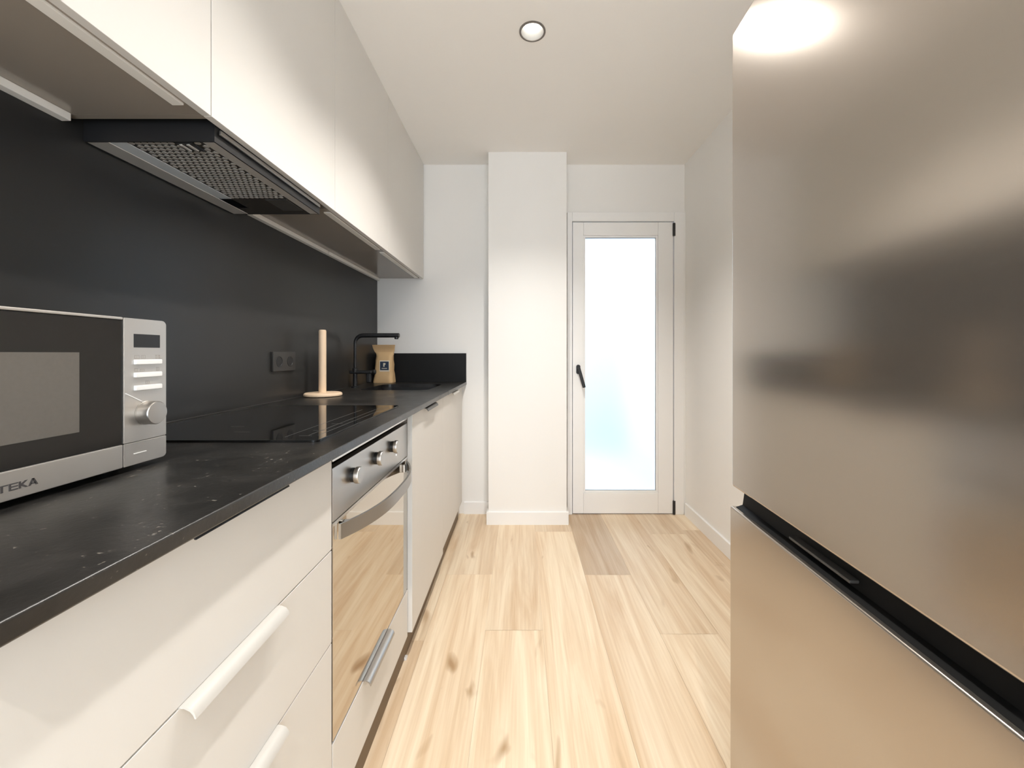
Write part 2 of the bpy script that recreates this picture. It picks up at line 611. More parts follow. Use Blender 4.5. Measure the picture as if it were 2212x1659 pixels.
C.objects.link(po)
po.location = ((OX0 + OX1) / 2, YF - 0.05, OZ / 2)
po.rotation_euler = (PI / 2, 0, PI)

DX0, DX1, DZ = 0.325, 1.145, 2.119      # door frame outline
COL = (-0.214, 0.303, 2.693)            # boxed column in front of the back wall
mb = MB()
mb.box(XL - 0.12, DX0, YB, YB + 0.12, -0.09, CEIL + 0.16)
mb.box(DX1, XR + 0.12, YB, YB + 0.12, -0.09, CEIL + 0.16)
mb.box(DX0, DX1, YB, YB + 0.12, DZ, CEIL + 0.16)
mb.box(DX0, DX1, YB, YB + 0.12, -0.09, -0.001)
mb.box(COL[0], COL[1], COL[2], YB, 0, CEIL)
struct(mb.build('wall_back', M['wall'], smooth=False), 'white end wall with a boxed column beside the glazed door', 'wall')

BH, BT = 0.085, 0.012
mb = MB()
mb.prism([(YB - BT, 0), (YB, 0), (YB, BH), (YB - BT + 0.003, BH), (YB - BT, BH - 0.003)], 'x', -0.40, COL[0])
mb.prism([(COL[2] - BT, 0), (COL[2], 0), (COL[2], BH), (COL[2] - BT + 0.003, BH), (COL[2] - BT, BH - 0.003)], 'x',
         COL[0] - BT, COL[1] + BT)
mb.box(COL[0] - BT, COL[0], COL[2], YB - BT, 0, BH)
mb.box(COL[1], COL[1] + BT, COL[2], YB - 0.03, 0, BH)
struct(mb.build('baseboard_back', M['trim']), 'white baseboard round the column and the end wall', 'baseboard')
struct(MB().prism([(XR - BT, 0), (XR, 0), (XR, BH), (XR - BT + 0.003, BH), (XR - BT, BH - 0.003)], 'y', YF, YB - 0.03)
       .build('baseboard_right', M['trim']), 'white baseboard along the right wall', 'baseboard')

# balcony seen blurred through the frosted pane
mb = MB()
mb.box(-1.2, 1.35, 4.8, 4.9, -0.1, 2.6)
mb.box(1.20, 1.35, YB + 0.12, 4.8, -0.1, 2.6)
struct(mb.build('wall_outside', M['balcony']), 'pale balcony walls behind the frosted glass', 'wall')
struct(MB().box(-1.2, 1.35, YB + 0.12, 4.9, -0.12, -0.02).build('floor_outside', M['balcony_floor']),
       'pale balcony floor behind the frosted glass', 'floor')

# ------------------------------------------------------------------ glazed door
door = bpy.data.objects.new('door_1', None)
C.objects.link(door)
door.location = (0.716, 2.86, 0)
struct(door, 'white narrow door with a tall frosted pane at the end of the kitchen', 'door')
LX0, LX1, LZ1 = 0.364, 1.068, 2.048
GX0, GX1, GZ0, GZ1 = 0.453, 0.949, 0.165, 1.943
FY = 2.850
mb = MB()
mb.box(DX0 + 0.001, LX0 - 0.004, FY, YB + 0.07, 0, DZ - 0.001, 0.003)
mb.box(LX1 + 0.006, DX1 - 0.001, FY, YB + 0.07, 0, DZ - 0.001, 0.003)
mb.box(LX0 - 0.004, LX1 + 0.006, FY, YB + 0.07, LZ1 + 0.006, DZ - 0.001, 0.003)
mb.box(DX1 - 0.001, XR, FY + 0.006, YB, 0, DZ + 0.004, 0.001)
mb.build('door_frame', M['trim'], door)
leaf_y0, leaf_y1 = FY + 0.004, FY + 0.064
mb = MB()
S = 0.014
mb.box(LX0, GX0 - S, leaf_y0, leaf_y1, 0.008, LZ1, 0.003)
mb.box(GX1 + S, LX1, leaf_y0, leaf_y1, 0.008, LZ1, 0.003)
mb.box(GX0 - S, GX1 + S, leaf_y0, leaf_y1, 0.008, GZ0 - S, 0.003)
mb.box(GX0 - S, GX1 + S, leaf_y0, leaf_y1, GZ1 + S, LZ1, 0.003)
leaf = mb.build('door_leaf', M['trim'], door)
mb = MB()
for args in ((GX0 - S, GX0, GZ0 - S, GZ1 + S), (GX1, GX1 + S, GZ0 - S, GZ1 + S), (GX0, GX1, GZ0 - S, GZ0), (GX0, GX1, GZ1, GZ1 + S)):
    mb.box(args[0], args[1], leaf_y0 + 0.006, leaf_y1, args[2], args[3], 0.002)
mb.build('glazing_bead', M['trim'], leaf)
g = MB().box(GX0, GX1, leaf_y0 + 0.022, leaf_y0 + 0.030, GZ0, GZ1).build('glass_pane', M['frosted'], leaf)
for z0, z1 in ((1.950, 2.040), (0.004, 0.098)):
    mb = MB()
    mb.lathe([(0.0085, z0), (0.0095, z0 + 0.004), (0.0095, z1 - 0.004), (0.0085, z1)], (LX1 + 0.004, leaf_y0 - 0.004, 0), n=20)
    h = mb.build('hinge', M['black'], door)
    h['label'] = 'black hinge'
mb = MB()
mb.prism([(p[0], p[1]) for p in rounded(0.388, 0.416, 0.984, 1.050, 0.0135)], 'y', leaf_y0 - 0.010, leaf_y0 - 0.0002)
h = mb.build('door_handle', M['matte_black'], leaf)
h['label'] = 'black lever handle'
mb = MB()
mb.lathe([(0.011, 0), (0.011, -0.030)], (0.402, leaf_y0 - 0.010, 1.020), axis='y', n=20)
d = Vector((0.035, 0, -0.125))
ang = math.atan2(d.x, -d.z)
mb.box(0.391, 0.413, leaf_y0 - 0.052, leaf_y0 - 0.038, 0.888, 1.032, 0.005, 3, Matrix.Rotation(-ang, 3, 'Y'), (0.402, leaf_y0 - 0.045, 1.020))
mb.build('lever', M['matte_black'], h)


# ------------------------------------------------------------------ downlights
def downlight(x, y, dim, label):
    t = thing('downlight', label, 'ceiling light', (x, y, CEIL), group='recessed ceiling downlights')
    MB().lathe([(0.0485, 0.006), (0.0545, 0.0), (0.0545, -0.003), (0.0465, -0.0035), (0.0465, 0.004)], (x, y, CEIL), n=48,
               cap0=False, cap1=False).build('trim_ring', M['lamp_ring'], t)
    MB().lathe([(0.0468, -0.002), (0.044, 0.012), (0.040, 0.040), (0.034, 0.066), (0.0, 0.067)], (x, y, CEIL), n=48,
               cap0=False, cap1=False).build('reflector', M['reflector'], t)
    MB().lathe([(0.0, 0.015), (0.014, 0.0155), (0.025, 0.018), (0.029, 0.022), (0.029, 0.064)], (x, y, CEIL), n=40,
               cap0=False, cap1=False).build('bulb', M['bulb'], t)
    ld = bpy.data.lights.new('downlight_beam', 'SPOT')
    ld.energy = LAMP_W * dim
    ld.color = LAMP_COL
    ld.spot_size = math.radians(122)
    ld.spot_blend = 0.7
    ld.shadow_soft_size = 0.022
    lo = bpy.data.objects.new('downlight_beam', ld)
    C.objects.link(lo)
    lo.parent = t
    lo.location = (0, 0, -0.006)
    return t


downlight(*SPOTS[0], DIM[0], 'round recessed ceiling downlight with grey ring, the one in view')
downlight(*SPOTS[1], DIM[1], 'round recessed ceiling downlight above the oven, just out of view')
downlight(*SPOTS[2], DIM[2], 'added recessed ceiling downlight behind the viewpoint, unseen, for fill')  # invented lamp, adds fill light from behind


# ------------------------------------------------------------------ base cabinets
def grip(y0, y1, z, x=XD, k=1.0):
    """Edge-pull profile: a lip that leaves the front's top edge, then curls down."""
    pts = [(x - 0.012, z), (x - 0.012, z + 0.0022), (x + 0.006, z + 0.0022), (x + 0.0145, z - 0.001), (x + 0.0190, z - 0.007),
           (x + 0.0205, z - 0.0125), (x + 0.0185, z - 0.0125), (x + 0.0165, z - 0.008), (x + 0.0125, z - 0.0035), (x + 0.005, z)]
    pts = [(px, z + (pz - z) * (k if pz < z else 1.0)) for px, pz in pts]
    return MB().prism(pts, 'y', y0, y1)


def front(y0, y1, z0, z1, x=XD, t=0.019):
    return MB().box(x - t, x, y0, y1, z0, z1, 0.0012)


XB = XL + 0.04      # backs of base units


def carcass(y0, y1, z0, z1, x1):
    mb = MB()
    mb.box(XB, x1, y0 + 0.001, y0 + 0.017, z0, z1)
    mb.box(XB, x1, y1 - 0.017, y1 - 0.001, z0, z1)
    mb.box(XB, x1, y0 + 0.017, y1 - 0.017, z0, z0 + 0.016)
    mb.box(XB, XB + 0.008, y0 + 0.017, y1 - 0.017, z0 + 0.016, z1)
    return mb


WB = 0.9095        # worktop underside
t = thing('drawer_cabinet', 'off-white three-drawer base cabinet below the microwave', 'cabinet', (-0.70, 0.60, 0))
mb = carcass(0.30, 0.90, 0.088, WB - 0.001, XD - 0.0205)
mb.box(XD - 0.10, XD - 0.0205, 0.317, 0.883, WB - 0.03, WB - 0.001)
mb.box(XB + 0.05, XB + 0.09, 0.34, 0.38, 0.0, 0.088)
mb.box(XB + 0.05, XB + 0.09, 0.82, 0.86, 0.0, 0.088)
mb.build('carcass', M['carcass'], t)
for z0, z1 in ((0.696, 0.9035), (0.4915, 0.6935), (0.088, 0.489)):
    d = front(0.3015, 0.8975, z0, z1).build('drawer', M['cab'], t)
    if z1 > 0.9:
        pull = grip(0.497, 0.698, z1 + 0.003, k=0.55).build('drawer_pull', M['black'], d)
        pull['label'] = 'black pull tucked under the worktop edge'
    else:
        grip(0.497, 0.698, z1).build('drawer_pull', M['grip'], d)

t = thing('oven_cabinet', 'off-white housing cabinet around the oven, one low drawer beneath it', 'cabinet', (-0.70, 1.20, 0))
mb = carcass(0.90, 1.50, 0.088, WB - 0.001, XD - 0.0205)
mb.box(XB, XD - 0.0205, 0.917, 1.483, 0.245, 0.261)
mb.box(XB + 0.05, XB + 0.09, 0.94, 0.98, 0.0, 0.088)
mb.box(XB + 0.05, XB + 0.09, 1.42, 1.46, 0.0, 0.088)
mb.build('carcass', M['carcass'], t)
MB().box(XD - 0.016, XD - 0.001, 0.905, 1.495, 0.8855, 0.8985, 0.002).build('top_rail', M['alu'], t)
d = front(0.9025, 1.4975, 0.088, 0.2595).build('drawer', M['cab'], t)
grip(1.078, 1.2815, 0.2595).build('drawer_pull', M['steel'], d)

XDW = -0.4005
t = thing('dishwasher_cabinet', 'off-white cabinet door next to the oven, black pull at its top', 'cabinet', (-0.70, 1.80, 0))
mb = carcass(1.50, 2.10, 0.098, WB - 0.001, XDW - 0.0205)
mb.box(XB + 0.05, XB + 0.09, 1.54, 1.58, 0.0, 0.098)
mb.box(XB + 0.05, XB + 0.09, 2.02, 2.06, 0.0, 0.098)
mb.build('carcass', M['carcass'], t)
d = front(1.5035, 2.0975, 0.098, 0.9025, XDW).build('door', M['cab'], t)
grip(1.675, 1.880, 0.9025, XDW).build('door_pull', M['dark_grey'], d)

t = thing('sink_cabinet', 'off-white base cabinet under the sink, against the end wall', 'cabinet', (-0.70, 2.44, 0))
mb = carcass(2.10, 2.78, 0.118, 0.70, XDW - 0.0205)
mb.box(XB, XDW - 0.0205, 2.101, 2.117, 0.70, WB - 0.001)
mb.box(XB, XDW - 0.0205, 2.763, 2.779, 0.70, WB - 0.001)
mb.box(XB + 0.05, XB + 0.09, 2.14, 2.18, 0.0, 0.118)
mb.box(XB + 0.05, XB + 0.09, 2.70, 2.74, 0.0, 0.118)
mb.build('carcass', M['carcass'], t)
d = front(2.1005, 2.772, 0.122, 0.9025, XDW).build('door', M['cab'], t)
grip(2.33, 2.53, 0.9025, XDW).build('door_pull', M['grip'], d)
MB().box(XDW - 0.05, XDW - 0.035, 2.782, 2.872, 0.0, WB - 0.001).build('filler_strip', M['cab'], t)

t = tag(MB().box(-0.444, -0.429, 0.30, 2.780, 0, 0.0865, 0.001).build('plinth', M['plinth']),
        'long kickboard with shade painted in as brown, under the base cabinets, above the oak floor', 'kickboard')
MB().box(-0.429, -0.420, 1.496, 1.512, 0, 0.010, 0.001).build('end_clip', M['trim'], t)

# ------------------------------------------------------------------ worktop, upstand, splashback
XW0, XW1, YW0, YW1 = -1.0095, -0.3825, 0.285, 2.871
SINK = (-0.885, -0.505, 2.205, 2.635)
mb = MB()
mb.box(XW0, XW1, YW0, 2.15, WB, WT, 0.0030, 3)
mb._merge(plate_with_hole((XW0, XW1, 2.15, 2.70), rounded(*SINK, 0.055, 8), WB, WT))
mb.box(XW0, XW1, 2.70, YW1, WB, WT)
tag(mb.build('worktop', M['stone']), 'long black slate-look kitchen worktop with a square front edge', 'worktop')
tag(MB().box(-1.0095, -0.3835, 2.850, 2.8725, WT + 0.0002, 1.130, 0.001).build('upstand', M['upstand']),
    'low black upstand on the worktop against the end wall', 'upstand')
t = tag(MB().box(XL + 0.0002, -1.011, 0.285, 2.870, WT - 0.02, 1.70).build('splashback', M['splash']),
        'tall plain black splashback panel between worktop and wall cabinets', 'splashback')
MB().box(-1.0109, -1.0085, 0.29, 2.849, WT + 0.0001, WT + 0.0022).build('sealant_bead', M['dark_grey'], t)

# sink
t = thing('sink', 'black undermount sink basin set into the far end of the worktop', 'sink', (-0.695, 2.42, 0.72))
mb = MB()
o_r = rounded(SINK[0] - 0.012, SINK[1] + 0.012, SINK[2] - 0.012, SINK[3] + 0.012, 0.06, 8)
i_r = rounded(SINK[0] + 0.002, SINK[1] - 0.002, SINK[2] + 0.002, SINK[3] - 0.002, 0.053, 8)
l_r = rounded(SINK[0] + 0.012, SINK[1] - 0.012, SINK[2] + 0.012, SINK[3] - 0.012, 0.05, 8)
zt = WB - 0.0005
mb.loft([[(x, y, zt - 0.006) for x, y in o_r], [(x, y, zt) for x, y in o_r], [(x, y, zt) for x, y in i_r],
         [(x, y, zt - 0.17) for x, y in i_r], [(x, y, zt - 0.186) for x, y in l_r]])
# the loft closes first and last ring; drop the lid over the basin
for f in [f for f in mb.bm.faces if len(f.verts) > 4 and abs(f.calc_center_median().z - (zt - 0.006)) < 1e-4]:
    mb.bm.faces.remove(f)
mb.build('basin', M['matte_black'], t)
MB().lathe([(0.042, 0.0), (0.042, 0.003), (0.03, 0.003), (0.028, 0.001), (0.0, 0.001)], (-0.695, 2.42, zt - 0.186), cap1=False).build('drain', M['steel_dark'], t)

# tap
TX, TY = -0.963, 2.37
t = thing('tap', 'matte black kitchen tap with a right-angled spout, behind the sink', 'tap', (TX, TY, WT))
MB().lathe([(0.021, 0.0002), (0.021, 0.006), (0.0125, 0.010), (0.0125, 0.085), (0.016, 0.090), (0.016, 0.112), (0.0085, 0.116)], (TX, TY, WT), n=28).build('base', M['matte_black'], t)
path = [(TX, TY, WT + 0.11), (TX, TY, 1.17)]
R = 0.045
for k in range(0, 9):
    a = PI / 2 * k / 8
    path.append((TX + R - R * math.cos(a), TY, 1.19 + R * math.sin(a) - 0.002))
path += [(TX + 0.10, TY, 1.2335), (TX + 0.252, TY, 1.2335), (TX + 0.256, TY, 1.2335)]
rad = [0.0085, 0.0085] + [0.0088 + 0.0040 * k / 8 for k in range(9)] + [0.013, 0.013, 0.0115]
MB().tube(path, rad, 20).build('spout', M['matte_black'], t)
MB().lathe([(0.0115, 0), (0.0115, -0.010), (0.009, -0.0125)], (TX + 0.240, TY, 1.2235), n=24).build('nozzle', M['black'], t)
mb = MB()
mb.box(TX - 0.030, TX + 0.100, TY - 0.014, TY + 0.014, 1.010, 1.030, 0.006, 3)
mb.lathe([(0.012, 0.0), (0.0145, 0.004), (0.0145, 0.014), (0.011, 0.018)], (TX + 0.100, TY, 1.020), axis='x', n=24)
mb.box(TX + 0.066, TX + 0.094, TY - 0.011, TY + 0.011, 0.958, 1.016, 0.006, 3)
mb.build('lever', M['matte_black'], t)

# coffee bag
t = thing('coffee_bag', 'brown kraft paper coffee bag with a navy label, in the corner behind the sink', 'bag', (-0.935, 2.765, WT))
BX, BY = -0.926, 2.768


def bag_ring(z, w, d, dx=0.0, dy=0.0, sup=4.0, n=40, crump=0.0):
    out = []
    for k in range(n):
        a = 2 * PI * k / n
        c, s = math.cos(a), math.sin(a)
        u = math.copysign(abs(c) ** (2 / sup), c)
        v = math.copysign(abs(s) ** (2 / sup), s)
        j = crump * math.sin(3.1 * a + z * 90) + crump * 0.7 * math.sin(7 * a - z * 60)
        out.append((BX + dx + (w / 2 + j) * u, BY + dy + (d / 2 + j * 0.6) * v, z))
    return out


rings = [bag_ring(WT + 0.0005, 0.134, 0.080, sup=6), bag_ring(WT + 0.008, 0.138, 0.084, sup=6), bag_ring(WT + 0.035, 0.134, 0.083, crump=0.002),
         bag_ring(WT + 0.06, 0.126, 0.080, 0.002, crump=0.0015), bag_ring(WT + 0.085, 0.120, 0.078, 0.002, crump=0.001),
         bag_ring(WT + 0.125, 0.117, 0.076, 0.002, crump=0.001),
         bag_ring(WT + 0.155, 0.112, 0.070, 0.003, crump=0.002), bag_ring(WT + 0.18, 0.110, 0.054, 0.004, crump=0.002),
         bag_ring(WT + 0.195, 0.116, 0.036, 0.003, crump=0.002), bag_ring(WT + 0.208, 0.126, 0.020, 0.000)]
MB().loft(rings).build('pouch', M['kraft'], t)
rings = [bag_ring(WT + 0.207, 0.128, 0.014, 0, 0, 6), bag_ring(WT + 0.220, 0.140, 0.007, -0.001, -0.002, 6),
         bag_ring(WT + 0.235, 0.148, 0.005, -0.003, -0.006, 6), bag_ring(WT + 0.2565, 0.156, 0.004, -0.002, -0.012, 6),
         bag_ring(WT + 0.2575, 0.154, 0.003, -0.002, -0.012, 6)]
MB().loft(rings).build('seal', M['kraft_seal'], t)
lab_y = BY - 0.0395
lab = MB().box(BX - 0.020, BX + 0.046, lab_y - 0.0012, lab_y + 0.004, WT + 0.078, WT + 0.152).build('paper_label', M['paper'], t)
MB().box(BX - 0.016, BX + 0.042, lab_y - 0.0018, lab_y - 0.0011, WT + 0.087, WT + 0.145).build('printed_square', M['navy'], lab)
mb = MB()
px, pz = BX + 0.005, WT + 0.110
mb.box(px, px + 0.004, lab_y - 0.0023, lab_y - 0.0017, pz, pz + 0.025)
mb.prism([(px + 0.0055, pz + 0.012), (px + 0.0055, pz + 0.025), (px + 0.012, pz + 0.025), (px + 0.0155, pz + 0.022),
          (px + 0.0155, pz + 0.016), (px + 0.012, pz + 0.0125), (px + 0.0092, pz + 0.0125), (px + 0.0092, pz + 0.0), (px + 0.0055, pz)], 'y', lab_y - 0.0023, lab_y - 0.0017)
for k in range(8):
    mb.box(BX - 0.005 + k * 0.0046, BX - 0.0018 + k * 0.0046, lab_y - 0.0023, lab_y - 0.0017, WT + 0.096, WT + 0.1015)
mb.build('lettering', M['cream'], lab)

# paper towel holder
PX, PY = -0.922, 1.90
t = thing('paper_towel_holder', 'empty pale wooden paper towel holder on the worktop behind the hob', 'paper towel holder', (PX, PY, WT))
r = 0.083
MB().lathe([(r - 0.006, 0.0003), (r - 0.001, 0.003), (r, 0.008), (r - 0.002, 0.013), (r - 0.007, 0.0165), (0.0, 0.017)], (PX, PY, WT), n=56, cap1=False).build('base', M['wood'], t)
MB().lathe([(0.0165, 0.0168), (0.0165, 0.302), (0.0150, 0.3075), (0.010, 0.309)], (PX - 0.003, PY, WT), n=32).build('post', M['wood'], t)

# double socket on the splashback
t = thing('wall_socket', 'black double wall socket on the splashback', 'socket', (-1.0108, 1.728, 1.094))
XS = -1.0108
MB().box(XS, XS + 0.010, 1.648, 1.810, 1.054, 1.135, 0.002).build('faceplate', M['socket'], t)
for y in (1.690, 1.768):
    MB().lathe([(0.0225, 0.0095), (0.0225, 0.0112), (0.0195, 0.0114), (0.0185, 0.0102), (0.0, 0.0101)], (XS, y, 1.094), axis='x', n=32, cap1=False).build('outlet', M['matte_black'], t)

# ------------------------------------------------------------------ hob
t = thing('hob', 'black glass ceramic hob flush on the worktop above the oven', 'hob', (-0.71, 1.20, WT))
hp = rounded(-0.962, -0.452, 0.905, 1.520, 0.014, 5)
MB().prism(hp, 'z', WT + 0.0002, WT + 0.005, 0.0008).build('glass_top', M['hob_glass'], t)
mb = MB()
zz = WT + 0.0052
for x in (-0.478, -0.500):
    mb.box(x - 0.0006, x + 0.0006, 0.96, 1.47, zz - 0.0001, zz)
mb.box(-0.545, -0.5438, 0.94, 1.40, zz - 0.0001, zz)
for y in (0.955, 1.02, 1.12):
    mb.box(-0.520, -0.490, y, y + 0.0012, zz - 0.0001, zz)
mb.box(-0.705, -0.665, 1.000, 1.0012, zz - 0.0001, zz)
mb.box(-0.765, -0.730, 1.075, 1.0762, zz - 0.0001, zz)
mb.build('control_marking', M['mark'], t)

# ------------------------------------------------------------------ oven
t = thing('oven', 'built-in oven with three knobs, bowed steel handle and mirrored glass door', 'oven', (-0.70, 1.20, 0.2625))
OY0, OY1 = 0.9045, 1.4955
MB().box(-0.96, XD - 0.020, 0.919, 1.481, 0.2625, 0.868).build('oven_body', M['dark_grey'], t)
MB().box(XD - 0.0195, XD - 0.001, OY0, OY1, 0.7515, 0.872, 0.0015).build('control_panel', M['steel'], t)
for y in (1.008, 1.170, 1.315):
    k = MB().lathe([(0.0195, 0.0098), (0.0205, 0.0115), (0.0205, 0.0195), (0.0190, 0.0215), (0.0, 0.0218)], (XD - 0.0008, y, 0.827), axis='x', n=36, cap1=False).build('knob', M['steel'], t)
    c = MB().lathe([(0.0175, 0.0), (0.0175, 0.0098)], (XD - 0.0009, y, 0.827), axis='x', n=32).build('collar', M['black'], k)
    c['label'] = 'black collar behind the knob'
MB().lathe([(0.0022, 0), (0.002, 0.001)], (XD - 0.001, 1.365, 0.788), axis='x', n=16).build('indicator_light', M['led_dot'], t)
od = MB().box(XD - 0.0195, XD - 0.0005, OY0, OY1, 0.2645, 0.7485, 0.0015).build('oven_door', M['oven_glass'], t)
MB().box(XD - 0.0185, XD - 0.0001, OY0 + 0.0005, OY1 - 0.0005, 0.7425, 0.7500).build('top_trim', M['alu'], od)
# bowed handle
pts_o, pts_i = [], []
for k in range(33):
    s = -1 + 2 * k / 32
    y = 1.20 + 0.272 * s
    p = 0.058 * (1 - abs(s) ** 2.6) + 0.007
    pts_o.append((XD + p, y))
    pts_i.append((XD + p - 0.006, y))
mb = MB()
mb.prism(pts_o + pts_i[::-1], 'z', 0.704, 0.739)
mb.box(XD - 0.0004, XD + 0.010, 0.955, 0.968, 0.708, 0.735, 0.002)
mb.box(XD - 0.0004, XD + 0.010, 1.432, 1.445, 0.708, 0.735, 0.002)
mb.build('door_handle', M['steel_dark'], od)

# ------------------------------------------------------------------ microwave
XM = -0.652
t = thing('microwave', 'silver microwave with a black glass door on the near end of the worktop', 'microwave', (-0.82, 0.525, WT))
MY0, MY1, MZ0, MZ1 = 0.300, 0.750, 0.9405, 1.187
MB().box(-0.992, XM - 0.022, MY0 + 0.004, MY1 - 0.004, MZ0, MZ1 - 0.004, 0.004).build('casing', M['mw_silver'], t)
for x in (-0.95, -0.70):
    for y in (0.36, 0.69):
        MB().lathe([(0.014, 0.0002), (0.016, 0.0115)], (x, y, WT), n=20).build('foot', M['black'], t)
SPLIT = 0.6695
# door: silver frame, glass, window
mb = MB()
mb.box(XM - 0.022, XM, MY0, SPLIT - 0.0015, MZ0 - 0.001, 0.978, 0.002)
md = mb.build('door', M['mw_silver'], t)
MB().box(XM - 0.022, XM, MY0, SPLIT - 0.0015, 1.1825, MZ1, 0.0015).build('top_trim', M['mw_silver'], md)
gl = MB().box(XM - 0.022, XM - 0.0015, MY0, SPLIT - 0.0015, 0.9782, 1.1823, 0.001).build('door_glass', M['black_glass'], md)
MB().box(XM - 0.0017, XM - 0.0011, MY0 + 0.05, 0.6027, 1.011, 1.129).build('viewing_window', M['mw_window'], md)
# lettering on the band under the glass
mb = MB()
LH = 0.0092
u0, v0 = 0.5075, 0.9515
xa, xb = XM - 0.0002, XM + 0.0004


def L(poly):
    mb.prism([(u0 + u, v0 + v) for u, v in poly], 'x', xa, xb)


bw = 0.0023
L([(-0.014, LH - 0.0016), (0.0102, LH - 0.0016), (0.0108, LH), (-0.014, LH)])                 # T bar
L([(0.0028, 0), (0.0028 + bw * 1.1, 0), (0.0028 + bw * 1.1, LH - 0.0014), (0.0028, LH - 0.0014)])
ex = 0.0112
L([(ex, 0), (ex + bw, 0), (ex + bw, LH), (ex, LH)])                                            # E
for zz in (0, LH * 0.42, LH - 0.0016):
    L([(ex + bw - 0.0002, zz), (ex + 0.0095, zz), (ex + 0.0095, zz + 0.0016), (ex + bw - 0.0002, zz + 0.0016)])
kx = 0.0215
L([(kx, 0), (kx + bw, 0), (kx + bw, LH), (kx, LH)])                                            # K
L([(kx + bw - 0.0002, LH * 0.36), (kx + bw - 0.0002, LH * 0.64), (kx + 0.0064, LH), (kx + 0.0096, LH), (kx + bw + 0.0022, LH * 0.5),
   (kx + 0.0102, 0), (kx + 0.0070, 0)])
ax_ = 0.0315
L([(ax_, 0), (ax_ + 0.0028, 0), (ax_ + 0.0068, LH), (ax_ + 0.0042, LH)])                       # A
L([(ax_ + 0.0112, 0), (ax_ + 0.0084, 0), (ax_ + 0.0042, LH), (ax_ + 0.0068, LH)])
L([(ax_ + 0.0024, LH * 0.2), (ax_ + 0.0088, LH * 0.2), (ax_ + 0.0080, LH * 0.38), (ax_ + 0.0032, LH * 0.38)])
mb.build('logo_lettering', M['ink'], md)
# control panel
mb = MB()
mb.prism([(y, z) for y, z in rounded(SPLIT, MY1, 0.9782, 1.1865, 0.008)][0:21][0:7] +
         [(SPLIT, 1.1865), (SPLIT, 0.9782), (MY1, 0.9782)], 'x', XM - 0.022, XM, 0.0012)
cp = mb.build('control_panel', M['mw_silver'], t)
mb = MB()
mb.prism([(SPLIT, 0.9775), (SPLIT, 0.9395)] + [(y, z) for y, z in rounded(SPLIT, MY1, 0.9395, 1.1, 0.007)][21:28] + [(MY1, 0.9775)],
         'x', XM - 0.022, XM, 0.0012)
bt = mb.build('door_button', M['mw_silver'], t)
MB().box(XM - 0.0004, XM + 0.0008, 0.686, 0.709, 0.9575, 0.9588).build('button_mark', M['mw_button'], bt)
MB().box(XM - 0.0004, XM + 0.0003, 0.686, 0.736, 1.1375, 1.1605, 0.0003).build('display', M['black'], cp)
for z in (1.1085, 1.0865, 1.0645):
    MB().box(XM - 0.001, XM + 0.0045, 0.686, 0.7365, z, z + 0.0085, 0.0012).build('button', M['mw_button'], cp)
mb = MB()
for y, z, w, h in ((0.6875, 1.1185, 0.009, 0.006), (0.6995, 1.1185, 0.008, 0.006), (0.7270, 1.1185, 0.004, 0.006), (0.7330, 1.1185, 0.003, 0.006),
                   (0.6875, 1.0965, 0.006, 0.0055), (0.6975, 1.0965, 0.008, 0.0040), (0.7285, 1.0965, 0.006, 0.006), (0.7080, 1.0745, 0.007, 0.0055)):
    q = 0.0008
    mb.box(XM - 0.0003, XM + 0.0002, y, y + w, z, z + q)
    mb.box(XM - 0.0003, XM + 0.0002, y, y + w, z + h - q, z + h)
    mb.box(XM - 0.0003, XM + 0.0002, y, y + q, z, z + h)
    mb.box(XM - 0.0003, XM + 0.0002, y + w - q, y + w, z, z + h)
    mb.box(XM - 0.0003, XM + 0.0002, y + w * 0.4, y + w * 0.4 + q, z, z + h)
mb.build('button_icons', M['icon'], cp)
# pressed crease running to the knob
mb = MB()
mb.prism([(0.6715, 1.0620), (0.6715, 1.0605), (0.7040, 1.0425), (0.7040, 1.0440)], 'x', XM - 0.0004, XM + 0.0007)
mb.build('crease', M['mw_button'], cp)
kn = MB().lathe([(0.0208, 0.0), (0.0208, 0.0015), (0.0200, 0.0020), (0.0200, 0.0185), (0.0185, 0.0205), (0.0, 0.0208)], (XM + 0.0002, 0.7085, 1.0245), axis='x', n=48, cap1=False).build('knob', M['steel'], cp)

# ------------------------------------------------------------------ wall cabinets
XUB = XL + 0.0105


def wall_cabinet(y0, y1, label, seam, rail=True, hood=False):
    t = thing('wall_cabinet', label, 'wall cabinet', ((XU + XUB) / 2, (y0 + y1) / 2, ZU), group='off-white wall cabinets')
    xb = XU - 0.0215
    mb = MB()
    top = CEIL - 0.0005
    mb.box(XUB, xb, y0 + 0.0005, y0 + 0.017, ZU + 0.004, top)
    mb.box(XUB, xb, y1 - 0.017, y1 - 0.0005, ZU + 0.004, top)
    mb.box(XUB, xb, y0 + 0.017, y1 - 0.017, top - 0.018, top)
    if not hood:
        mb.box(XUB, xb, y0 + 0.017, y1 - 0.017, ZU + 0.004, ZU + 0.020)
    mb.box(XUB, XUB + 0.006, y0 + 0.017, y1 - 0.017, (ZU + 0.12) if hood else ZU + 0.02, top - 0.018)
    mb.build('carcass', M['carcass'], t)
    d = MB().box(XU - 0.019, XU, y0 + seam / 2, y1 - seam / 2, ZU, top, 0.0012).build('door', M['cab'], t)
    if rail:
        MB().box(XU - 0.052, XU - 0.028, y0 + 0.02, y1 - 0.04, ZU - 0.0005, ZU + 0.006, 0.001).build('light_rail', M['rail'], t)
        MB().box(-1.0105, -0.990, y0 + 0.004, y1 - 0.004, ZU - 0.013, ZU + 0.0038, 0.001).build('back_rail', M['rail'], t)
    return t


